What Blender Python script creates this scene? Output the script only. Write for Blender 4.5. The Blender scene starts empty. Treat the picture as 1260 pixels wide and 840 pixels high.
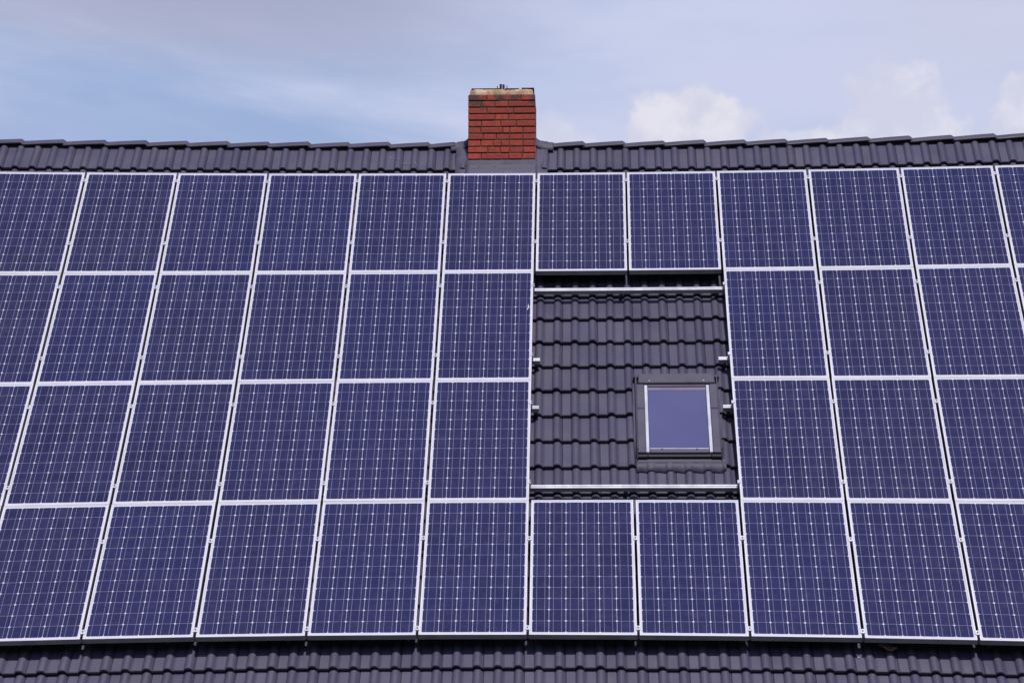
import bpy, bmesh, math, random
from mathutils import Vector, Matrix
random.seed(7)
sc = bpy.context.scene
COL = sc.collection
PITCH = math.radians(46.0)
CP, SP = math.cos(PITCH), math.sin(PITCH)

# ------------------------------------------------------------------ roof coordinates
# X along the eave, Y up the slope, Z off the slope; lens distortion is built into the shape
# of roof and array by the WARP offsets (centimetres over ten metres)
WARP = [[-0.00432, 0.00229], [-0.07204, 0.00595], [-0.00278, -0.03288], [0.014, -0.01447], [-0.01324, 0.01795],
        [0.00149, -0.00241], [0.135, 0.0103], [0.00879, 0.14044], [0.04125, -0.04349]]

def warp(X, Y):
    a = max(-1.06, min(1.06, X / 5)); b = max(-1.15, min(1.0, Y / 4))
    t = (1, a, b, a * a, a * b, b * b, a ** 3, a * a * b, a * b * b)
    return (X + sum(c[0] * q for c, q in zip(WARP, t)), Y + sum(c[1] * q for c, q in zip(WARP, t)))

def rp(X, Y, Z=0.0):
    x, y = warp(X, Y)
    return Vector((x, y * CP - Z * SP, y * SP + Z * CP))

# ------------------------------------------------------------------ helpers
class MB:
    """collects faces; verts are kept in the frame given to build()"""
    def __init__(s): s.v = []; s.f = []; s.uv = []; s.c = []
    def face(s, pts, uv=None, col=None):
        i = len(s.v); s.v += [Vector(p) for p in pts]; s.f.append(tuple(range(i, i + len(pts))))
        s.uv.append(uv); s.c.append(col)
    def grid(s, rows, uvs=None, close=False):
        i = len(s.v); n = len(rows[0])
        for r in rows: s.v += [Vector(p) for p in r]
        for a in range(len(rows) - 1):
            for b in range(n if close else n - 1):
                c = (b + 1) % n
                s.f.append((i + a * n + b, i + a * n + c, i + (a + 1) * n + c, i + (a + 1) * n + b))
                s.uv.append([uvs[a][b], uvs[a][c], uvs[a + 1][c], uvs[a + 1][b]] if uvs else None); s.c.append(None)
    def box(s, x0, x1, y0, y1, z0, z1, tf=None, col=None):
        tf = tf or (lambda *p: Vector(p))
        P = [tf(x, y, z) for z in (z0, z1) for y in (y0, y1) for x in (x0, x1)]
        for q in ((0, 2, 3, 1), (4, 5, 7, 6), (0, 1, 5, 4), (2, 6, 7, 3), (0, 4, 6, 2), (1, 3, 7, 5)):
            s.face([P[k] for k in q], col=col)
    def bbox(s, x0, x1, y0, y1, z0, z1, b, tf=None, col=None):
        """box with bevelled edges"""
        tf = tf or (lambda *p: Vector(p))
        bm = bmesh.new(); bmesh.ops.create_cube(bm, size=1)
        for v in bm.verts:
            v.co = Vector((x0 + (v.co.x + .5) * (x1 - x0), y0 + (v.co.y + .5) * (y1 - y0), z0 + (v.co.z + .5) * (z1 - z0)))
        bmesh.ops.bevel(bm, geom=list(bm.edges), offset=b, segments=1, affect='EDGES', profile=.5)
        for f in bm.faces: s.face([tf(*v.co) for v in f.verts], col=col)
        bm.free()
    def tube(s, path, r, n=8):
        rows = []
        for k, p in enumerate(path):
            p = Vector(p); d = (Vector(path[min(k + 1, len(path) - 1)]) - Vector(path[max(k - 1, 0)])).normalized()
            a = d.orthogonal().normalized(); b = d.cross(a)
            rows.append([p + a * r * math.cos(t * 2 * math.pi / n) + b * r * math.sin(t * 2 * math.pi / n) for t in range(n)])
        s.grid(rows, close=True); s.face(rows[0][::-1]); s.face(rows[-1])
    def build(s, name, m, parent=None, loc=None, smooth=False, merge=0.0, normals=True):
        """parent: Empty / object whose world location is stored in ['_o']"""
        o0 = Vector(loc) if loc is not None else (ORG[parent] if parent else Vector((0, 0, 0)))
        me = bpy.data.meshes.new(name)
        me.from_pydata([v - o0 for v in s.v], [], s.f)
        if any(u is not None for u in s.uv):
            L = me.uv_layers.new(name='UVMap')
            for p, u in zip(me.polygons, s.uv):
                if u:
                    for li, q in zip(p.loop_indices, u): L.data[li].uv = q
        if any(c is not None for c in s.c):
            A = me.attributes.new('tone', 'FLOAT', 'FACE')
            for k, c in enumerate(s.c): A.data[k].value = c if c is not None else 0
        me.materials.append(m)
        if merge or normals:
            bm = bmesh.new(); bm.from_mesh(me)
            if merge: bmesh.ops.remove_doubles(bm, verts=bm.verts, dist=merge)
            if normals: bmesh.ops.recalc_face_normals(bm, faces=bm.faces)
            bm.to_mesh(me); bm.free()
        if smooth:
            for p in me.polygons: p.use_smooth = True
        o = bpy.data.objects.new(name, me); COL.objects.link(o)
        if parent:
            o.parent = parent; o.location = o0 - ORG[parent]
        else: o.location = o0
        ORG[o] = o0
        return o
ORG = {}

def tag(o, label=None, cat=None, group=None, kind=None):
    if label: o['label'] = label
    if cat: o['category'] = cat
    if group: o['group'] = group
    if kind: o['kind'] = kind
    return o

def thing(name, loc, label, cat, group=None):
    o = bpy.data.objects.new(name, None); COL.objects.link(o); o.location = loc; o.empty_display_size = .2
    ORG[o] = Vector(loc)
    return tag(o, label, cat, group)

# ------------------------------------------------------------------ materials
class NT:
    def __init__(s, tree): s.t = tree; s.n = tree.nodes; s.l = tree.links
    def add(s, typ, **kw):
        n = s.n.new(typ)
        for k, v in kw.items(): setattr(n, k, v)
        return n
    def put(s, inp, v):
        if isinstance(v, bpy.types.NodeSocket): s.l.new(v, inp)
        elif isinstance(v, (tuple, list)) and len(v) == 3 and inp.type == 'RGBA': inp.default_value = (*v, 1)
        else: inp.default_value = v
    def m(s, op, a, b=0.0, c=None, clamp=False):
        n = s.add('ShaderNodeMath', operation=op, use_clamp=clamp)
        s.put(n.inputs[0], a); s.put(n.inputs[1], b)
        if c is not None: s.put(n.inputs[2], c)
        return n.outputs[0]
    def ss(s, v, a, b):      # smoothstep from a to b
        n = s.add('ShaderNodeMapRange', interpolation_type='SMOOTHSTEP')
        s.put(n.inputs['Value'], v); s.put(n.inputs['From Min'], a); s.put(n.inputs['From Max'], b)
        n.inputs['To Min'].default_value = 0; n.inputs['To Max'].default_value = 1
        return n.outputs[0]
    def mr(s, v, a, b, c, d):
        n = s.add('ShaderNodeMapRange'); s.put(n.inputs[0], v)
        for k, q in enumerate((a, b, c, d)): n.inputs[k + 1].default_value = q
        return n.outputs[0]
    def mix(s, f, a, b, typ='MIX'):
        n = s.add('ShaderNodeMix', data_type='RGBA', blend_type=typ)
        s.put(n.inputs[0], f); s.put(n.inputs[6], a); s.put(n.inputs[7], b)
        return n.outputs[2]
    def noise(s, scale, detail=3, rough=.55, vec=None, dist=0.0):
        n = s.add('ShaderNodeTexNoise'); n.inputs['Scale'].default_value = scale
        n.inputs['Detail'].default_value = detail; n.inputs['Roughness'].default_value = rough
        n.inputs['Distortion'].default_value = dist
        if vec is not None: s.l.new(vec, n.inputs['Vector'])
        return n.outputs['Fac']
    def comb(s, x, y, z=0.0):
        n = s.add('ShaderNodeCombineXYZ'); s.put(n.inputs[0], x); s.put(n.inputs[1], y); s.put(n.inputs[2], z)
        return n.outputs[0]

def mat(name, base=(.5, .5, .5), rough=.5, metal=0.0, ior=1.5):
    m = bpy.data.materials.new(name); m.use_nodes = True
    g = NT(m.node_tree); b = m.node_tree.nodes['Principled BSDF']
    b.inputs['Base Color'].default_value = (*base, 1); b.inputs['Roughness'].default_value = rough
    b.inputs['Metallic'].default_value = metal; b.inputs['IOR'].default_value = ior
    return m, g, b

def bump(g, b, h, strength=.3, dist=.01):
    n = g.add('ShaderNodeBump'); n.inputs['Strength'].default_value = strength; n.inputs['Distance'].default_value = dist
    g.l.new(h, n.inputs['Height']); g.l.new(n.outputs[0], b.inputs['Normal'])

def objco(g): return g.add('ShaderNodeTexCoord').outputs['Object']
def geopos(g): return g.add('ShaderNodeNewGeometry').outputs['Position']

def noisy(name, c0, c1, scale, rough=.5, metal=0.0, bmp=0.0, bd=.003, detail=4, ior=1.5):
    m, g, b = mat(name, c0, rough, metal, ior)
    f = g.noise(scale, detail, .6, geopos(g))
    g.l.new(g.mix(g.ss(f, .3, .7), c0, c1), b.inputs['Base Color'])
    g.l.new(g.mr(f, .3, .7, rough - .06, rough + .08), b.inputs['Roughness'])
    if bmp: bump(g, b, g.noise(scale * 3, 3, .6, geopos(g)), bmp, bd)
    return m

TP_X, TP_Y, GAUGE = .306, .0325, .3425
# concrete tiles: every tile a touch different, mottling, pale rain streaks down the slope
M_TILE, g, b = mat('glazed_tile', (.1, .1, .12), .42)
uv = g.add('ShaderNodeUVMap').outputs[0]; s_ = g.add('ShaderNodeSeparateXYZ'); g.l.new(uv, s_.inputs[0])
ux, uy = s_.outputs[0], s_.outputs[1]
tx = g.m('FLOOR', g.m('DIVIDE', ux, TP_X)); ty = g.m('FLOOR', g.m('DIVIDE', g.m('SUBTRACT', uy, TP_Y), GAUGE))
wn = g.add('ShaderNodeTexWhiteNoise', noise_dimensions='3D'); g.l.new(g.comb(tx, ty, 3.0), wn.inputs['Vector'])
per = wn.outputs['Value']
pos = geopos(g)
n1 = g.noise(3.0, 5, .6, pos); n2 = g.noise(45.0, 3, .6, pos)
streak = g.noise(1.0, 4, .6, g.comb(g.m('MULTIPLY', ux, 34.0), g.m('MULTIPLY', uy, 1.6)))
col = g.mix(per, (.068, .060, .104), (.084, .074, .128))
col = g.mix(g.m('MULTIPLY', g.ss(n1, .35, .7), .35), col, (.100, .092, .120))
col = g.mix(g.m('MULTIPLY', g.ss(streak, .5, .75), .32), col, (.125, .116, .152))
col = g.mix(g.m('MULTIPLY', g.ss(n2, .58, .8), .35), col, (.07, .068, .08))
g.l.new(col, b.inputs['Base Color'])
g.l.new(g.mr(n1, .3, .7, .38, .52), b.inputs['Roughness'])
bump(g, b, n2, .25, .002)

M_RIDGE = noisy('ridge_clay', (.060, .052, .088), (.080, .070, .114), 6, .6, bmp=.25, bd=.002)
M_LEAD = noisy('painted_lead', (.060, .052, .092), (.084, .074, .120), 9, .65, bmp=.3, bd=.004)
M_DARK = noisy('lining_and_shade_black', (.012, .012, .014), (.02, .02, .022), 12, .8)
M_ALU = noisy('anodised_aluminium', (.63, .60, .63), (.72, .695, .72), 3.5, .45, metal=.1)
M_SIDE_SHADED = noisy('shaded_side_aluminium', (.26, .25, .30), (.36, .35, .41), 5, .55, metal=.1)  # aluminium darkened in colour to stand for shade on frame and rail sides
M_RAIL = noisy('mill_aluminium', (.80, .79, .83), (.88, .87, .90), 8, .36, metal=.45)
M_CLAMP = noisy('clamp_aluminium', (.5, .5, .56), (.66, .66, .72), 25, .4, metal=.3)
M_BOLT, g, b = mat('steel_bolt', (.22, .22, .24), .35, .8)
M_HOOK = noisy('galvanised_hook', (.04, .04, .045), (.06, .06, .065), 20, .5, metal=.4)
M_WCOVER = noisy('window_cover_paint', (.058, .050, .086), (.074, .065, .106), 5, .5, metal=0)
M_WBLACK = noisy('window_gasket', (.01, .01, .012), (.018, .018, .02), 10, .6)
M_SASH = noisy('sash_trim', (.50, .50, .60), (.60, .60, .70), 6, .4)
M_PANE_REFL = noisy('painted_reflection', (.15, .115, .20), (.18, .14, .23), 8, .5)  # dim reflection along the top of the pane, painted as a strip

# solar cells: UV is metres from the lower left corner of the panel
CW, CWY, MX, MY = .1278, .1275, .0206, .02925
M_CELL, g, b = mat('solar_cells', (.02, .02, .06), .12, ior=1.45)
uv = g.add('ShaderNodeUVMap').outputs[0]; s_ = g.add('ShaderNodeSeparateXYZ'); g.l.new(uv, s_.inputs[0])
def cellco(v, off, w):
    a = g.m('DIVIDE', g.m('SUBTRACT', v, off), w)
    i = g.m('FLOOR', a); fr = g.m('SUBTRACT', a, i)
    return a, i, g.m('MULTIPLY', g.m('ABSOLUTE', g.m('SUBTRACT', fr, .5)), w), fr
ax, ix, dx, fx = cellco(s_.outputs[0], MX, CW)
ay, iy, dy, fy = cellco(s_.outputs[1], MY, CWY)
H = CW / 2 - .0011
incell = g.m('MULTIPLY', g.m('LESS_THAN', dx, H), g.m('LESS_THAN', dy, H + .0004))
cham = g.m('LESS_THAN', g.m('ADD', dx, dy), 2 * H - .0082)
incell = g.m('MULTIPLY', incell, cham)
for a, n in ((ax, 6), (ay, 12)):
    incell = g.m('MULTIPLY', incell, g.m('GREATER_THAN', a, 0.0)); incell = g.m('MULTIPLY', incell, g.m('LESS_THAN', a, float(n)))
bus = g.m('LESS_THAN', g.m('ABSOLUTE', g.m('SUBTRACT', dx, .0312)), .00115)
info = g.add('ShaderNodeObjectInfo')
wn = g.add('ShaderNodeTexWhiteNoise', noise_dimensions='4D'); g.l.new(g.comb(ix, iy, 0.0), wn.inputs['Vector'])
g.l.new(g.m('MULTIPLY', info.outputs['Random'], 91.7), wn.inputs['W'])
cellv = wn.outputs['Value']
pn = g.noise(1.3, 3, .6, geopos(g))
c = g.mix(cellv, (.016, .0155, .064), (.028, .026, .094))
c = g.mix(g.m('MULTIPLY', g.ss(g.noise(.42, 2, .5, geopos(g)), .42, .62), .5), c, (.034, .024, .070))
c = g.mix(g.m('MULTIPLY', g.ss(pn, .35, .7), .35), c, (.014, .014, .060))
c = g.mix(g.m('MULTIPLY', info.outputs['Random'], .55), c, (.020, .022, .098))
fing = g.m('LESS_THAN', g.m('FRACT', g.m('DIVIDE', s_.outputs[1], .0026)), .1)
c = g.mix(g.m('MULTIPLY', fing, .18), c, (.3, .3, .42))
c = g.mix(bus, c, (.27, .265, .44))
sheet = (.64, .62, .76)
c = g.mix(incell, sheet, c)
dust = g.noise(14.0, 5, .65, geopos(g))
c = g.mix(g.m('MULTIPLY', g.ss(dust, .45, .8), .035), c, (.5, .48, .5))
g.l.new(c, b.inputs['Base Color'])
g.l.new(g.mr(dust, .3, .7, .10, .2), b.inputs['Roughness'])

M_PANE, g, b = mat('coated_glass', (.10, .098, .23), .06, ior=1.7)
n = g.noise(1.2, 2, .5, geopos(g))
g.l.new(g.mix(g.ss(n, .3, .7), (.095, .092, .225), (.115, .11, .25)), b.inputs['Base Color'])

# bricks: 'tone' is one random number per brick
M_BRICK, g, b = mat('red_brick', (.4, .08, .05), .8)
att = g.add('ShaderNodeAttribute', attribute_name='tone').outputs['Fac']
pos = geopos(g); sp = g.add('ShaderNodeSeparateXYZ'); g.l.new(pos, sp.inputs[0])
n1 = g.noise(22, 5, .65, pos); n2 = g.noise(6, 4, .6, pos); n3 = g.noise(90, 3, .6, pos)
c = g.mix(att, (.36, .048, .036), (.56, .082, .050))
c = g.mix(g.m('MULTIPLY', g.ss(n1, .38, .64), .6), c, (.25, .05, .034))
c = g.mix(g.m('MULTIPLY', g.ss(n3, .6, .8), .3), c, (.52, .2, .13))
soot = g.m('MULTIPLY', g.ss(g.m('ADD', n2, g.m('MULTIPLY', g.m('SUBTRACT', sp.outputs[2], 3.04), 1.2)), .45, .55), .85)
c = g.mix(soot, c, (.075, .05, .05))
g.l.new(c, b.inputs['Base Color']); bump(g, b, n1, .7, .006)
M_MORTAR = noisy('dirty_mortar', (.050, .030, .016), (.15, .07, .03), 14, .9, bmp=.5, bd=.004)
M_CROWN, g, b = mat('weathered_cement', (.5, .4, .3), .85)
n = g.noise(16, 5, .65, geopos(g)); n2 = g.noise(7, 3, .6, geopos(g))
c = g.mix(g.ss(n, .35, .65), (.66, .50, .38), (.45, .25, .14)); c = g.mix(g.m('MULTIPLY', g.ss(n2, .52, .62), .7), c, (.26, .2, .09))
g.l.new(c, b.inputs['Base Color']); bump(g, b, n, .6, .006)
M_METAL = noisy('rusty_dark_steel', (.05, .045, .06), (.10, .07, .06), 30, .6, metal=.4)
M_RENDER = noisy('cream_render', (.60, .56, .48), (.68, .64, .56), 5, .85, bmp=.3)
M_GRASS = noisy('lawn', (.03, .05, .018), (.05, .07, .025), .7, .9, bmp=.5, bd=.02)
M_WHITE = noisy('lime_white', (.62, .60, .64), (.78, .76, .80), 40, .8)
M_FAINT = noisy('faded_lime', (.14, .135, .17), (.30, .29, .33), 30, .8)
M_LEAF = noisy('dry_leaf', (.20, .12, .08), (.28, .18, .12), 30, .8)

# ------------------------------------------------------------------ ground
mb = MB(); GZ = -5.45; S = 1500
mb.grid([[(-S + 2 * S * i / 40, -S + 2 * S * j / 40, GZ) for i in range(41)] for j in range(41)])
tag(mb.build('ground', M_GRASS, normals=False), kind='structure')

# ------------------------------------------------------------------ the house
house = thing('house', (0, 2.9, GZ), 'house whose steep dark grey tiled roof carries the solar panels and a red brick chimney', 'house')
HX0, HX1 = -8.1, 8.1
PAN = -.172
KLO, KHI = -13, 10
def prof(u):
    """height of a tile over one roll period (.153 m); u in metres"""
    p = [(0, .0), (.004, -.003), (.010, 0), (.072, 0), (.0775, -.0035), (.081, .004), (.088, .0145), (.099, .0215), (.1115, .0238), (.124, .0215), (.135, .0145), (.143, .004), (.1475, -.0035), (.153, 0)]
    return p
PROF = prof(0)
RW = .1530
PH = .045 - .1115 + .153 / 2 * 0
def roof_open(X, Y):       # tiles are cut out under the chimney
    return -.62 < X < -.05 and Y > 3.62
mb = MB()
n_roll = int((HX1 - HX0) / RW)
i0 = -int((PH - HX0) / RW)
for k in range(KLO, KHI + 2):
    y0 = TP_Y + k * GAUGE; top = y0 + GAUGE + .035
    if k == KHI + 1: top = 3.93; continue
    if k == KHI: top = 3.89
    drift = .037 * max(0, -y0 / 3.4) + .02 * max(0, y0 / 3.4)
    rows = [[] for _ in range(5)]; uvr = [[] for _ in range(5)]
    tiles = {}
    for i in range(n_roll + 1):
        ti = (i0 + i) // 2
        if ti not in tiles: tiles[ti] = (random.uniform(-.0035, .0035), random.uniform(-.0025, .0025), random.uniform(-.0015, .0015))
        dyk, dz, dxk = tiles[ti]
        odd = (i0 + i) % 2
        for j, (u, z) in enumerate(PROF[:-1]):
            X = PH + (i0 + i) * RW + u + drift + dxk
            if odd == 0 and j == 1: z -= .006            # interlock groove once per tile
            if odd == 0 and j == 0: z += .0015
            yb = y0 + dyk
            lift = .036 + dz
            seq = ((yb + .07, PAN + z + .012), (yb + .001, PAN + lift + z - .021), (yb, PAN + lift + z - .003), (yb + .004, PAN + lift + z), (top, PAN - (.0 if k < KHI else -.0) + z * .9))
            for r, (yy, zz) in enumerate(seq):
                rows[r].append(rp(X, yy, zz)); uvr[r].append(((i0 + i) * RW + min(u, .152) + 50 * TP_X, yy if r else yy))
    # lower face hangs down to the tile below
    mb.grid(rows, uvr)
roof_org = Vector((0, 2.9, 2.7))
roof = mb.build('roof', M_TILE, house, smooth=False, normals=False)
for p in roof.data.polygons: p.use_smooth = True
me = roof.data
bm = bmesh.new(); bm.from_mesh(me)
for e in bm.edges:
    if len(e.link_faces) == 2 and e.calc_face_angle(0) > math.radians(24): e.smooth = False
bm.to_mesh(me); bm.free()
tag(roof, 'dark purple grey double-roll concrete tiles in straight courses')

# deck under the tiles, back slope
apex = rp(0, 3.97, PAN)
mb = MB()
N = 20
xs = [HX0 + (HX1 - HX0) * i / N for i in range(N + 1)]
mb.grid([[rp(x, y, PAN - .05) for x in xs] for y in (-4.6, -3, -1, 1, 3, 3.94)])
mb.build('roof_deck', M_DARK, roof, normals=False)
mb = MB()
back_rows = []
for t in (0, .25, .5, .75, 1):
    back_rows.append([rp(x, 3.94, PAN - .015) + Vector((0, .02 + 6.0 * t * CP, -6.0 * t * SP)) for x in xs])
mb.grid(back_rows, [[(x, 6 * t) for x in xs] for t in (0, .25, .5, .75, 1)])
mb.build('back_slope', M_TILE, roof, normals=False)

# walls
mb = MB()
ye = rp(0, -4.2, PAN).y; yb = 2.88 + (2.88 - ye)
ze = rp(0, -4.2, PAN).z - .1; zt = 2.45
x0, x1 = HX0 + .3, HX1 - .3
pf = [(ye, GZ - .3), (yb, GZ - .3), (yb, ze), (2.88, zt), (ye, ze)]
A = [Vector((x0, a, b_)) for a, b_ in pf]; B = [Vector((x1, a, b_)) for a, b_ in pf]
mb.face(A[::-1]); mb.face(B)
for a in (0, 1, 4): mb.face([A[a], B[a], B[(a + 1) % 5], A[(a + 1) % 5]])
mb.build('wall', M_RENDER, house)

# ridge tiles
RL = .3795
SEC = [(-.004, -.006), (0, .005), (.050, .036), (.070, .046), (.125, .052), (.180, .046), (.200, .036), (.25, .005), (.254, -.006)]
def ridge_tile(X, L, raise_l=0.0, raise_r=.016, flat=False):
    sec = SEC
    m = MB()
    rows = []
    dz = random.uniform(-.003, .003); dy_ = random.uniform(-.003, .003)
    stations = [(X, raise_l - .004, .97), (X + L * .5, (raise_l + raise_r) / 2, 1.0), (X + L - .006, raise_r, 1.03), (X + L + .020, raise_r - .016, .985)]
    for xx, rz, sc_ in stations:
        b0 = rp(xx, 3.845, -.128)
        rows.append([b0 + Vector((0, .125 + (a - .125) * sc_ + dy_, h * sc_ + rz + dz)) for a, h in sec])
    inner = [[p + Vector((0, 0, -.010)) + Vector((0, .012 * (1 if a < .125 else -1), 0)) for p, (a, h) in zip(r, sec)] for r in rows]
    m.grid(rows); m.grid([r[::-1] for r in inner])
    m.grid([rows[-1], inner[-1]]); m.grid([inner[0], rows[0]])
    m.grid([[r[0] for r in inner], [r[0] for r in rows]]); m.grid([[r[-1] for r in rows], [r[-1] for r in inner]])
    return m.build('ridge_tile', M_RIDGE, roof, merge=.0002)
X = -1.035 - RL * 18
while X < -1.2:
    ridge_tile(X, RL); X += RL
ridge_tile(-1.035, .25)
ridge_tile(.105, .327)
X = .432
while X < HX1:
    ridge_tile(X, RL); X += RL
mb = MB()
for xa, xb in ((HX0, -.66), (-.01, HX1)):
    n = 24
    X_ = [xa + (xb - xa) * i / n for i in range(n + 1)]
    mb.grid([[rp(x, 3.845, -.128) + Vector((0, a, h)) for x in X_] for a, h in ((.022, -.06), (.03, -.004), (.07, .022), (.125, .03), (.18, .022), (.22, -.004), (.228, -.06))])
mb.build('ridge_shade_batten', M_DARK, roof, normals=False)  # batten set forward and black to deepen the shadow under the ridge tiles

# ---- chimney
CX0, CX1, CY0, CY1 = -.648, -.022, 2.56, 3.11
ZB, ZT = 2.50, 3.112
chim = MB()
chim.box(CX0 + .006, CX1 - .006, CY0 + .006, CY1 - .006, 1.9, ZT - .002)
chimney = chim.build('chimney', M_MORTAR, house)
tag(chimney, 'red brick chimney with dark soot stains near its top')
bk = MB()
CH = .0625
pats = [(.17, .24, .20), (.115, .115, .115, .24), (.17, .115, .19, .13), (.115, .24, .115, .115), (.18, .11, .08, .12, .11), (.115, .11, .07, .07, .12, .115), (.14, .115, .115, .12, .115), (.115, .20, .06, .115, .115), (.12, .17, .14, .17), (.24, .115, .24)]
nc = 12
def course(widths, total):
    j = .007; k_ = (total - j * (len(widths) - 1)) / sum(widths); widths = [w * k_ for w in widths]; out = []; a = 0
    for w in widths: out.append((a, a + w)); a += w + j
    return out
for r in range(-2, 10):
    z0 = ZT - (10 - r) * CH + (-.0 if r < 8 else 0) + .0055; z1 = z0 + CH - .0115
    p = pats[(r + 3) % len(pats)]
    for a, b_ in course(p, CX1 - CX0):
        q = random.uniform(-.003, .003); t = random.random(); z0 += random.uniform(-.001, .001)
        bk.bbox(CX0 + a, CX0 + b_, CY0 + q, CY0 + .1 + q, z0, z1, .004, col=t)
        bk.bbox(CX0 + a, CX0 + b_, CY1 - .1 - q, CY1 - q, z0, z1, .004, col=random.random())
    for xa in (CX0, CX1 - .1):
        sd = course((.17, .155) if r % 2 else (.155, .17), CY1 - CY0 - .21)
        for a, b_ in sd:
            q = random.uniform(-.0018, .0018)
            bk.bbox(xa + q, xa + .1 + q, CY0 + .105 + a, CY0 + .105 + b_, z0, z1, .004, col=random.random())
tag(bk.build('brickwork', M_BRICK, chimney))
cr = MB()
rows = []
random.seed(3)
def crownring(inset, z, jit):
    n = 9; pts = []
    x0, x1, y0, y1 = CX0 + inset, CX1 - inset, CY0 + inset, CY1 - inset
    for (ax_, ay_), (bx_, by_) in (((x0, y0), (x1, y0)), ((x1, y0), (x1, y1)), ((x1, y1), (x0, y1)), ((x0, y1), (x0, y0))):
        for i in range(n):
            t = i / n
            pts.append(Vector((ax_ + (bx_ - ax_) * t + random.uniform(-jit, jit), ay_ + (by_ - ay_) * t + random.uniform(-jit, jit), z + random.uniform(-jit, jit))))
    return pts
rows = [crownring(.016, ZT - .003, .001), crownring(.018, ZT + .02, .004), crownring(.024, ZT + .052, .004), crownring(.05, ZT + .060, .002)]
cr.grid(rows, close=True); cr.face(rows[-1])
tag(cr.build('mortar_crown', M_CROWN, chimney, smooth=True), 'crumbling beige cement crown on the chimney')
for xa, xb, h in ((.03, .30, .004), (.345, .475, .003), (.50, .615, .007)):
    lid = MB()
    lid.box(CX0 + xa, CX0 + xb, CY0 + .026, CY1 - .03, ZT + .056 + h, ZT + .0605 + h)
    lid.box(CX0 + xa, CX0 + xa + .012, CY0 + .020, CY0 + .0255, ZT + .045 + h, ZT + .0605 + h)
    lid.build('cover_plate', M_METAL, chimney)
cx = CX0 + .315
for xo, yo, r_, h in ((-.013, .06, .011, .112), (.014, .06, .011, .108), (-.045, .04, .004, .09), (.048, .04, .004, .092)):
    fl = MB(); fl.tube([(cx + xo, CY0 + yo, ZT + .05), (cx + xo * .95, CY0 + yo, ZT + h)], r_)
    fl.build('flue_stub', M_METAL, chimney)
# lead flashing: apron in front with two welts, soakers at the sides dressed over the tile rolls, saddle at the ridge
random.seed(11)
fa = MB()
def surf(y, z_off):  # world point height on tile plane for world y
    Y = (y + (PAN + z_off) * SP) / CP; return Y * SP + (PAN + z_off) * CP
ap = []
for (yy, zz) in ((2.548, 2.478), (2.546, 2.474), (2.538, 2.468), (2.530, surf(2.530, .060)), (2.508, surf(2.508, .058)), (2.500, surf(2.500, .072)), (2.488, surf(2.488, .056)), (2.450, surf(2.45, .056)), (2.42, surf(2.42, .056)), (2.412, surf(2.412, .046)), (2.33, surf(2.33, .042))):
    ap.append([Vector((x, yy + random.uniform(-.001, .001), zz + random.uniform(-.0015, .0015))) for x in [CX0 - .02 + i * (CX1 - CX0 + .04) / 16 for i in range(17)]])
fa.grid(ap)
for sgn, xw in ((-1, CX0), (1, CX1)):
    rr = []
    for yy in [2.33, 2.42, 2.5, 2.535, 2.56, 2.60, 2.66, 2.72, 2.78, 2.81]:
        row = []
        zb = surf(yy, 0)
        for dx_, dz_ in ((-.003, .13 if yy > 2.54 else .062), (.001, .128 if yy > 2.54 else .062), (.003, .066), (.02, .060), (.05, .058), (.062, .064), (.072, .058), (.108, .056), (.118, .034)):
            row.append(Vector((xw + sgn * (dx_ + .002), yy, zb + dz_ + random.uniform(-.001, .001))))
        rr.append(row)
    fa.grid(rr)
    # saddle: the lead follows the ridge and curls up against the brickwork
    rr = []
    for dx_, up in ((.001, .062), (.012, .046), (.03, .030), (.055, .017), (.085, .009), (.12, .005), (.16, .003), (.175, .0)):
        b0 = rp(xw + sgn * dx_, 3.845, -.128)
        rr.append([b0 + Vector((0, a, h + up + random.uniform(-.001, .001))) for a, h in [(-.03, -.05), (-.006, -.012)] + [(q[0], q[1] + .004) for q in SEC[1:-1]] + [(.256, -.012), (.28, -.05)]])
    fa.grid(rr)
fl_o = fa.build('flashing', M_LEAD, chimney, smooth=True, normals=False)
md = fl_o.modifiers.new('t', 'SOLIDIFY'); md.thickness = .003

# ---- roof window
WX0, WX1, WY0, WY1 = .868, 1.552, -.905, .150
win = MB()
TW = -.06
win.bbox(WX0 + .012, WX1 - .012, WY0 + .03, WY1 - .01, -.20, -.100, .004, rp)
window = win.build('roof_window', M_WBLACK, house)
tag(window, 'closed roof window with grey metal covers and bluish glass')
c_ = MB()
# hood
c_.bbox(WX0 + .022, WX1 - .022, .020, WY1, -.135, TW + .004, .006, rp)
for X_ in (WX0 + .10, WX1 - .10):
    pass
hood = c_.build('top_cover', M_WCOVER, window)
for X_ in (WX0 + .115, WX1 - .115):
    c_ = MB(); c_.bbox(X_ - .006, X_ + .006, .040, .052, TW + .004, TW + .0075, .0015, rp)
    c_.build('screw', M_SASH, hood)
for sgn, a, b_ in ((0, WX0 + .004, WX0 + .070), (1, WX1 - .070, WX1 - .004)):
    c_ = MB()
    mid = -.32
    c_.bbox(a, b_, WY0 + .002, mid - .0015, -.16, TW - .006, .005, rp)
    c_.bbox(a, b_, mid + .0015, .0165, -.16, TW - .006, .005, rp)
    c_.bbox(a - .006 if sgn == 0 else b_ - .004, a + .004 if sgn == 0 else b_ + .006, WY0 + .06, .13, -.15, TW - .012, .002, rp)
    c_.build('side_cover', M_WCOVER, window)
    s_in = b_ + .0015 if sgn == 0 else a - .0015
    c_ = MB()
    q = (s_in, s_in + .026) if sgn == 0 else (s_in - .026, s_in)
    c_.bbox(q[0], q[1], WY0 + .012, .008, -.14, TW - .010, .003, rp)
    c_.build('sash_strip', M_SASH, window)
c_ = MB()
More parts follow.
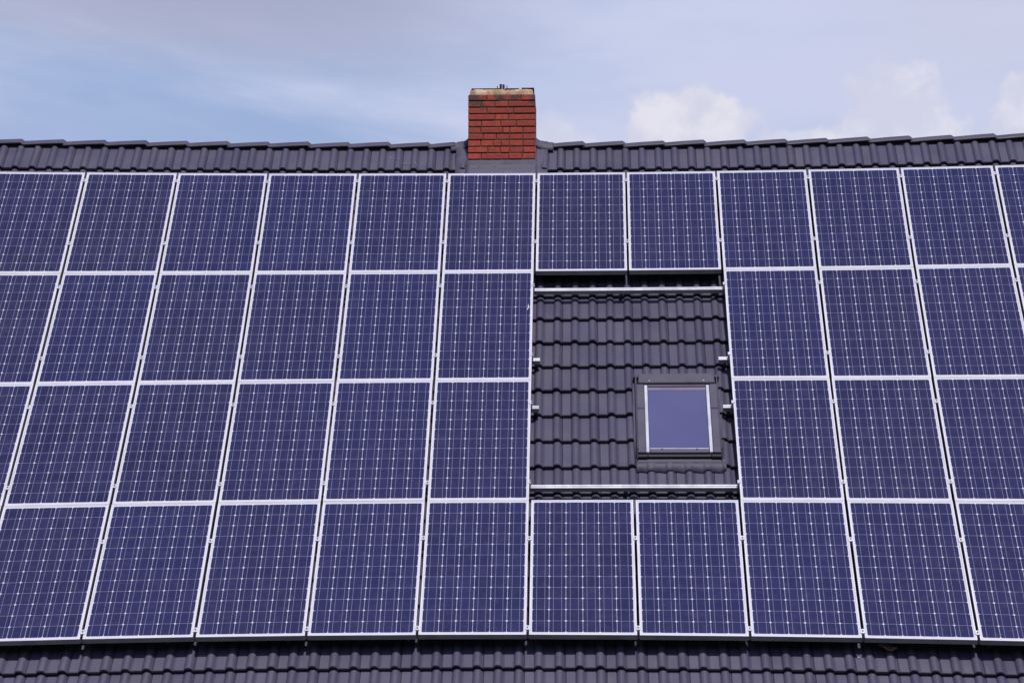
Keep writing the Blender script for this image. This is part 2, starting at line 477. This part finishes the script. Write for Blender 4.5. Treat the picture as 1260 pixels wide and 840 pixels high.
c_.bbox(WX0 + .101, WX1 - .101, WY0 + .010, WY0 + .060, -.14, TW - .014, .004, rp)
br = c_.build('bottom_cover', M_WCOVER, window)
for X_ in (WX0 + .20, WX1 - .20):
    c_ = MB(); c_.bbox(X_ - .008, X_ + .008, WY0 + .045, WY0 + .056, TW - .014, TW - .010, .001, rp)
    c_.build('drain_cap', M_WBLACK, br)
c_ = MB()
c_.box(WX0 + .101, WX1 - .101, WY0 + .063, -.0145, -.095, TW - .022, rp)
tag(c_.build('pane', M_PANE, window), 'glass pane tinted violet blue by the sky')
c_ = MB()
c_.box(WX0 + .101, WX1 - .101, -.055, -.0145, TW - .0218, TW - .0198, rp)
c_.build('reflection_band', M_PANE_REFL, window)
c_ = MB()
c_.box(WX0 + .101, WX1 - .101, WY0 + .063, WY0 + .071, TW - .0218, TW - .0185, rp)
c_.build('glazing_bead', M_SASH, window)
c_ = MB()
c_.bbox(WX0 + .101, WX1 - .101, -.012, .0165, -.13, TW - .012, .003, rp)
c_.build('top_rail', M_WCOVER, window)
c_ = MB()
for a, b_ in ((WX0, WX0 + .085), (WX1 - .085, WX1)):
    c_.bbox(a, b_, WY0 - .034, WY0 - .001, -.165, TW - .022, .006, rp)
c_.bbox(WX0 + .086, WX1 - .086, WY0 - .028, WY0 + .004, -.165, TW - .028, .003, rp)
c_.build('bottom_frame', M_WBLACK, window)
# lead apron below, pleated over the next course; side gutters
ap = MB()
nn = 88
def rollz(X, Y):
    d = .037 * max(0, -Y / 3.4) + .02 * max(0, Y / 3.4)
    u = (X - PH - d) % RW
    for (a, za), (b2, zb2) in zip(PROF[:-1], PROF[1:]):
        if a <= u <= b2: return za + (zb2 - za) * (u - a) / (b2 - a)
    return 0
rr = []
for Y_, h, w in ((WY0 - .025, .060, 0), (WY0 - .04, .058, 0), (-.970, .060, .1), (-.974, .052, .15), (-1.002, .050, .25), (-1.030, .040, .6), (-1.046, .018, 1), (-1.050, .010, 1)):
    rr.append([rp(WX0 - .012 + (WX1 - WX0 + .045) * i / nn, Y_ + .006 * math.sin(i * .37) * w, PAN + h + rollz(WX0 - .012 + (WX1 - WX0 + .045) * i / nn, Y_) * w) for i in range(nn + 1)])
ap.grid(rr)
for xa, sgn in ((WX0, -1), (WX1, 1)):
    ap.grid([[rp(xa + sgn * d_, y_, PAN + h_) for d_, h_ in ((-.004, .085), (.002, .085), (.004, .040), (.022, .036), (.026, .044))] for y_ in (WY0 - .05, -.5, 0, WY1 + .02)])
ap.grid([[rp(WX0 - .02 + (WX1 - WX0 + .04) * i / 20, y_, PAN + h_) for i in range(21)] for y_, h_ in ((WY1 - .02, .09), (WY1 + .012, .088), (WY1 + .02, .036), (WY1 + .05, .04))])
o = ap.build('apron_flashing', M_LEAD, window, smooth=True, normals=False)
md = o.modifiers.new('t', 'SOLIDIFY'); md.thickness = .003

# ------------------------------------------------------------------ solar panels
PW, PHT, GX = .808, 1.5885, .020
COLW, ROWH = .828, 1.590
def panel_frame(X0, Y0):
    """mitred aluminium frame, X0,Y0 = lower left corner"""
    loops = [(.0, -.046), (.0, -.0015), (.0015, 0), (.0100, 0), (.0106, -.0008), (.0106, -.0444), (.030, -.0444), (.030, -.046)]
    m = MB(); rows = []
    dz = DZ
    for ins, z in loops:
        rows.append([rp(X0 + ins, Y0 + ins, z + dz), rp(X0 + PW - ins, Y0 + ins, z + dz), rp(X0 + PW - ins, Y0 + PHT - ins, z + dz), rp(X0 + ins, Y0 + PHT - ins, z + dz)])
    rows.append(rows[0])
    m.grid(rows, close=True)
    return m
def cell_sheet(X0, Y0):
    m = MB(); a = .0106; n = 4
    ys = [a + (PHT - 2 * a) * i / n for i in range(n + 1)]
    m.grid([[rp(X0 + x, Y0 + y, -.0022 + DZ) for x in (a, PW / 2, PW - a)] for y in ys], [[(x, y) for x in (a, PW / 2, PW - a)] for y in ys])
    m.grid([[rp(X0 + x, Y0 + y, -.0065 + DZ) for x in (a, PW / 2, PW - a)] for y in ys][::-1], [[(-.01, -.01)] * 3 for y in ys])
    return m
RAILY = [(3.045, 2.045), (1.372, .345), (-.320, -1.362), (-2.060, -3.105)]
HOLE = {(1, 5), (1, 6), (2, 5), (2, 6)}
def words(n): return ['', 'first', 'second', 'third', 'fourth', 'fifth', 'sixth', 'seventh', 'eighth'][n]
def plabel(r, c):
    base = 'blue solar panel in '
    if r == 0:
        if c == 4: return base + 'top row, directly below the brick chimney'
        n = abs(c - 4); side = 'left' if c < 4 else 'right'
        if c in (5, 6) : return base + 'top row, above the %s half of the window opening' % ('left' if c == 5 else 'right')
        return base + 'top row, %s to the %s of the chimney panel' % (words(n), side)
    if r in (1, 2):
        row = 'second row' if r == 1 else 'third row'
        if c <= 4:
            if c == 4: return base + row + ', touching the left side of the window opening'
            return base + row + ', %s to the left of the window opening' % words(5 - c)
        if c == 7: return base + row + ', touching the right side of the window opening'
        return base + row + ', %s to the right of the window opening' % words(c - 6)
    if c == 5: return base + 'bottom row, below the left half of the opening'
    if c == 6: return base + 'bottom row, straight below the roof window'
    if c < 5: return base + 'bottom row, %s to the left of the opening above' % words(5 - c)
    return base + 'bottom row, %s to the right of the opening above' % words(c - 6)
COLS = {0: range(-1, 11), 1: range(-1, 11), 2: range(-1, 10), 3: range(-1, 10)}
random.seed(21)
for r in range(4):
    for c in COLS[r]:
        if (r, c) in HOLE: continue
        DZ = random.uniform(-.0008, .0008)
        jx, jy = random.uniform(-.0012, .0012), random.uniform(-.0008, .0008)
        X0 = (c - 5) * COLW + GX / 2 + jx; Y0 = 3.18 - (r + 1) * ROWH + .00075 + jy
        p = thing('solar_panel', rp(X0 + PW / 2, Y0, -.046), plabel(r, c), 'solar panel', 'solar panels mounted on the tiled roof')
        fr_ = panel_frame(X0, Y0).build('frame', M_ALU, p)
        fr_.data.materials.append(M_SIDE_SHADED)
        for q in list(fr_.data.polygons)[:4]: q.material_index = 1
        cs = cell_sheet(X0, Y0).build('cell_sheet', M_CELL, p, normals=False)
        cs.data.materials.append(M_DARK)  # underside made black to cut bounce light beneath the panels
        for q in list(cs.data.polygons)[8:]: q.material_index = 1
        # clamps on the right edge, one on each rail
        for yr in RAILY[r]:
            yr = yr + random.uniform(-.006, .006)
            endc = (r, c + 1) in HOLE
            m = MB(); xc = (c - 4) * COLW
            if endc:
                m.bbox(xc - .0215, xc + .004, yr - .02, yr + .02, .0012, .0045, .001, rp)
                m.bbox(xc - .0085, xc + .004, yr - .02, yr + .02, -.04, .001, .001, rp)
            else:
                m.bbox(xc - .0175, xc + .0175, yr - .024, yr + .024, .0012, .0048, .001, rp)
                m.bbox(xc - .0065, xc + .0065, yr - .024, yr + .024, -.040, .0010, .001, rp)
            k_ = m.build('clamp', M_CLAMP, p)
            m = MB()
            xb = xc - .002 if endc else xc
            b0 = rp(xb, yr, .0048); up = rp(xb, yr, .0108) - b0
            m.tube([b0 - up * .3, b0 + up], .0065, 8)
            m.build('bolt', M_BOLT, k_)
            if r in (1, 2) and c == 7:       # end clamp on the left edge of the panel right of the opening
                m = MB(); xc = (c - 5) * COLW
                m.bbox(xc - .004, xc + .0215, yr - .02, yr + .02, .0012, .0045, .001, rp)
                m.bbox(xc - .004, xc + .0085, yr - .02, yr + .02, -.04, .001, .001, rp)
                m.build('clamp', M_CLAMP, p)

# ------------------------------------------------------------------ mounting rails with hooks
def rail(xa, xb, y, label, hooks):
    root = thing('mounting_rail', rp((xa + xb) / 2, y, -.087), label, 'rail', 'aluminium rails under the solar panels')
    sec = [(-.02, -.087), (-.02, -.0475), (-.0065, -.0475), (-.0065, -.057), (.0065, -.057), (.0065, -.0475), (.02, -.0475), (.02, -.087)]
    n = max(1, int((xb - xa) / .8)); m = MB()
    X_ = [xa + (xb - xa) * i / n for i in range(n + 1)]
    rows = [[rp(x, y + a, z) for a, z in sec] for x in X_]
    m.grid(rows, close=True); m.face(rows[0][::-1]); m.face(rows[-1])
    rpf = m.build('rail_profile', M_RAIL, root)
    rpf.data.materials.append(M_SIDE_SHADED)
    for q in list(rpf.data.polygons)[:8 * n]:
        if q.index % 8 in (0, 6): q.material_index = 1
    for hx in hooks:
        m = MB()
        m.bbox(hx - .016, hx + .016, y - .018, y + .018, -.118, -.0875, .002, rp)
        m.bbox(hx - .016, hx + .016, y - .018, y + .06, -.126, -.119, .001, rp)
        m.build('roof_hook', M_HOOK, root)
    return root
XL, XR = -5.1, 5.0
hk = [-4.6, -3.7, -2.7, -1.8, -.9, .765, 1.6, 2.5, 3.4, 4.3]
rail(XL, XR, RAILY[0][0], 'silver rail under the upper edge of the top-row panels, seen in the gaps', hk)
rail(XL, XR, RAILY[0][1], 'silver rail under the lower part of the top-row panels, seen in the gaps', hk)
rail(XL, XR, RAILY[1][0], 'long silver rail crossing the top of the opening above the roof window', hk)
rail(XL, .060, RAILY[1][1], 'upper silver rail ending in a short stub at the left side of the opening', [-4.6, -3.7, -2.7, -1.8, -.9, .030])
rail(1.575, XR, RAILY[1][1], 'upper silver rail ending in a short stub right of the roof window', [1.625, 2.5, 3.4, 4.3])
rail(XL, .058, RAILY[2][0], 'lower silver rail ending in a short stub at the left side of the opening', [-4.6, -3.7, -2.7, -1.8, -.9, .030])
rail(1.585, XR, RAILY[2][0], 'lower silver rail ending in a short stub right of the roof window', [1.632, 2.5, 3.4, 4.3])
rail(XL, XR, RAILY[2][1], 'long silver rail crossing the bottom of the opening below the roof window', hk)
rail(XL, XR, RAILY[3][0], 'silver rail under the upper part of the bottom-row panels, seen in the gaps', hk)
rail(XL, XR, RAILY[3][1], 'silver rail under the lower edge of the bottom-row panels, seen in the gaps', hk)

# ------------------------------------------------------------------ small marks and litter
def blob(path, w, z, zf=None):
    m = MB(); L, R_ = [], []
    for i, (x, y) in enumerate(path):
        ww = w * random.uniform(.5, 1.2) * (.3 if i in (0, len(path) - 1) else 1)
        j = min(i + 1, len(path) - 1); k = max(i - 1, 0)
        tx_, ty_ = path[j][0] - path[k][0], path[j][1] - path[k][1]; l = math.hypot(tx_, ty_) or 1
        nx, ny = -ty_ / l, tx_ / l
        zz = zf(x, y) if zf else z
        L.append(rp(x + nx * ww, y + ny * ww, zz)); R_.append(rp(x - nx * ww, y - ny * ww, zz))
    m.grid([L, R_])
    top = [p.copy() for p in m.v]
    nrm = Vector((0, -SP, CP)) * .0015
    m.grid([[p + nrm for p in L], [p + nrm for p in R_]])
    return m
def tilez(x, y):
    k = math.floor((y - TP_Y) / GAUGE); t = (y - TP_Y) / GAUGE - k
    return PAN + .036 * (1 - t) + rollz(x, y) + .008
random.seed(5)
p1 = [(-.046, 1.085), (-.050, 1.06), (-.044, 1.045), (-.052, 1.02), (-.056, 1.00)]
m = blob(p1, .0035, .0005)
m.v += []
tag(m.build('bird_dropping', M_WHITE, loc=rp(-.05, 1.03, 0), normals=False), 'small white bird dropping on the panel left of the opening, near its right frame', 'bird dropping')
p2 = [(-1.43 + .31 * t, 3.70 - .20 * t + .02 * math.sin(t * 9)) for t in [i / 24 for i in range(25)]]
m = blob(p2, .0035, 0, tilez)
tag(m.build('bird_dropping', M_FAINT, loc=rp(-1.28, 3.6, PAN), normals=False), 'thin faded whitish streak on the roof tiles just left of the chimney', 'bird dropping')
m = blob([(2.438, -3.20), (2.448, -3.215), (2.452, -3.24)], .010, 0, tilez)
tag(m.build('bird_dropping', M_WHITE, loc=rp(2.448, -3.22, PAN), normals=False), 'white speck on the roof tiles below the bottom row of panels', 'bird dropping')
m = MB(); rows = []
for i in range(9):
    t = i / 8; w = .03 * math.sin(math.pi * min(.97, t + .03)) + .002
    x = 2.60 + .13 * t; y = -3.145 - .035 * t
    zc = PAN + .062 + .01 * math.sin(t * 7)
    rows.append([rp(x, y + w, zc + .012), rp(x, y, zc), rp(x, y - w, zc + .009)])
m.grid(rows)
lf = m.build('dry_leaf', M_LEAF, loc=rp(2.66, -3.16, PAN + .06), normals=False, smooth=True)
tag(lf, 'brown dry leaf caught under the lower edge of the bottom-row panels', 'leaf')
md = lf.modifiers.new('t', 'SOLIDIFY'); md.thickness = .001

# ------------------------------------------------------------------ camera
R = Matrix(((0.99963, 0.017921, -0.020454), (0.005964, 0.589349, 0.807856), (0.026532, -0.80768, 0.589024)))
Cp = Vector((0.4718, -19.3893, 14.5323))
RX = Matrix.Rotation(PITCH, 3, 'X')
cam = bpy.data.cameras.new('camera'); co = bpy.data.objects.new('camera', cam); COL.objects.link(co)
cam.sensor_width = 36; cam.lens = 3593.5 / 1260 * 36; cam.clip_end = 6000; cam.clip_start = .5
co.matrix_world = Matrix.Translation(RX @ Cp) @ (RX @ R.transposed()).to_4x4()
sc.camera = co

# ------------------------------------------------------------------ light
SUN_EL, SUN_AZ = math.radians(63), math.radians(165)      # azimuth clockwise from +Y
sd = bpy.data.lights.new('sun', 'SUN'); sd.energy = 3.35; sd.angle = math.radians(3.2); sd.color = (1, .965, .93)
so = bpy.data.objects.new('sun', sd); COL.objects.link(so)
dirv = Vector((math.cos(SUN_EL) * math.sin(SUN_AZ), math.cos(SUN_EL) * math.cos(SUN_AZ), math.sin(SUN_EL)))
so.rotation_euler = dirv.to_track_quat('Z', 'Y').to_euler(); so.location = dirv * 50

w = bpy.data.worlds.new('World'); sc.world = w; w.use_nodes = True
g = NT(w.node_tree); bg = w.node_tree.nodes['Background']
sky = g.add('ShaderNodeTexSky', sky_type='NISHITA'); sky.sun_disc = False
sky.sun_elevation = SUN_EL; sky.sun_rotation = SUN_AZ; sky.air_density = 1.0; sky.dust_density = .6; sky.ozone_density = 2.0
tc = g.add('ShaderNodeTexCoord').outputs['Generated']
sp = g.add('ShaderNodeSeparateXYZ'); g.l.new(tc, sp.inputs[0])
dx_, dy_, dz_ = sp.outputs
# clouds: direction as azimuth and elevation (degrees)
az = g.m('MULTIPLY', g.m('ARCTAN2', dx_, dy_), 57.2958); el = g.m('MULTIPLY', g.m('ARCSINE', dz_), 57.2958)
cv = g.comb(az, g.m('MULTIPLY', el, 2.6))
wispy = g.noise(.13, 6, .55, g.comb(g.m('ADD', g.m('MULTIPLY', az, .55), g.m('MULTIPLY', el, .9)), g.m('MULTIPLY', el, 2.4)), .3)
iso = g.comb(az, el)
puffs = g.noise(.75, 5, .55, iso, .1)
puffs2 = g.noise(.8, 4, .55, iso, .2)
big = g.noise(1.6, 5, .6, tc)
def ell(a0, e0, ra, re, ang=0.0):
    da = g.m('SUBTRACT', az, a0); de = g.m('SUBTRACT', el, e0)
    ca, sa = math.cos(math.radians(ang)), math.sin(math.radians(ang))
    p = g.m('DIVIDE', g.m('ADD', g.m('MULTIPLY', da, ca), g.m('MULTIPLY', de, sa)), ra)
    q = g.m('DIVIDE', g.m('SUBTRACT', g.m('MULTIPLY', de, ca), g.m('MULTIPLY', da, sa)), re)
    return g.m('SQRT', g.m('ADD', g.m('MULTIPLY', p, p), g.m('MULTIPLY', q, q)))
# blue gap low on the left
e1 = ell(-8.6, 13.7, 7.4, 1.45, -5)
gap = g.m('SUBTRACT', 1.0, g.ss(g.m('ADD', e1, g.m('MULTIPLY', g.m('SUBTRACT', wispy, .5), 2.6)), .35, 1.35))
high = g.ss(el, 22.0, 40.0)                              # overhead the cover is broken
cover = g.m('SUBTRACT', 1.0, g.m('MULTIPLY', gap, .74))
cover = g.m('MULTIPLY', cover, g.mr(wispy, .3, .7, .86, 1.0))
over = g.m('MULTIPLY', g.ss(big, .45, .65), .5)
cov = g.mix(high, cover, over)
behind = g.ss(g.m('ABSOLUTE', az), 50.0, 100.0)          # cover thinned behind the camera to cut fill light
cov = g.mix(g.m('MULTIPLY', behind, .8), cov, (.05, .05, .05))
high = g.m('MAXIMUM', high, behind)
skyn = g.mix(1.0, sky.outputs[0], (.095, .092, .098), 'MULTIPLY')
hz = (.28, .40, .66)
bluesky = g.mix(g.m('SUBTRACT', 1.0, high), skyn, hz)
cl = g.mix(g.ss(g.m('ADD', wispy, g.m('MULTIPLY', g.m('SUBTRACT', big, .5), .4)), .40, .60), (.50, .57, .80), (.60, .64, .84))
grey = ell(-9.0, 16.9, 8.0, 1.7, -5)
cl = g.mix(g.m('MULTIPLY', g.m('SUBTRACT', 1.0, g.ss(g.m('ADD', grey, g.m('MULTIPLY', g.m('SUBTRACT', wispy, .5), 1.2)), .3, 1.3)), .85), cl, (.38, .40, .56))
pale = ell(8.6, 16.6, 3.8, 2.2, 0)
cl = g.mix(g.m('MULTIPLY', g.m('SUBTRACT', 1.0, g.ss(pale, .2, 1.4)), .45), cl, (.60, .60, .74))
out = g.mix(cov, bluesky, cl)
for a0, e0, ra, re, st in ((2.1, 13.95, 1.30, 1.05, .85), (6.1, 13.9, 1.55, 1.15, .7), (8.8, 13.9, .9, .95, .7), (-.6, 13.6, .8, .7, .4), (4.2, 13.5, 1.6, .5, .5)):
    e = ell(a0, e0, ra, re)
    mk = g.m('SUBTRACT', 1.0, g.ss(g.m('ADD', e, g.m('MULTIPLY', g.m('SUBTRACT', puffs, .5), 1.8)), .74, 1.06))
    tone = g.mix(g.ss(puffs2, .4, .62), (.66, .66, .79), (.80, .78, .86))
    out = g.mix(g.m('MULTIPLY', mk, st), out, tone)
# behind the camera an added dark horizon band cuts fill on frames and rails
fill_block = g.m('MULTIPLY', behind, g.m('SUBTRACT', 1.0, g.ss(el, 14.0, 20.0)))
out = g.mix(fill_block, out, (.03, .035, .03))
g.l.new(out, bg.inputs['Color']); bg.inputs['Strength'].default_value = 1.0

sc.view_settings.view_transform = 'Standard'; sc.view_settings.look = 'None'
sc.view_settings.exposure = 0; sc.view_settings.gamma = 1; sc.view_settings.use_curve_mapping = False
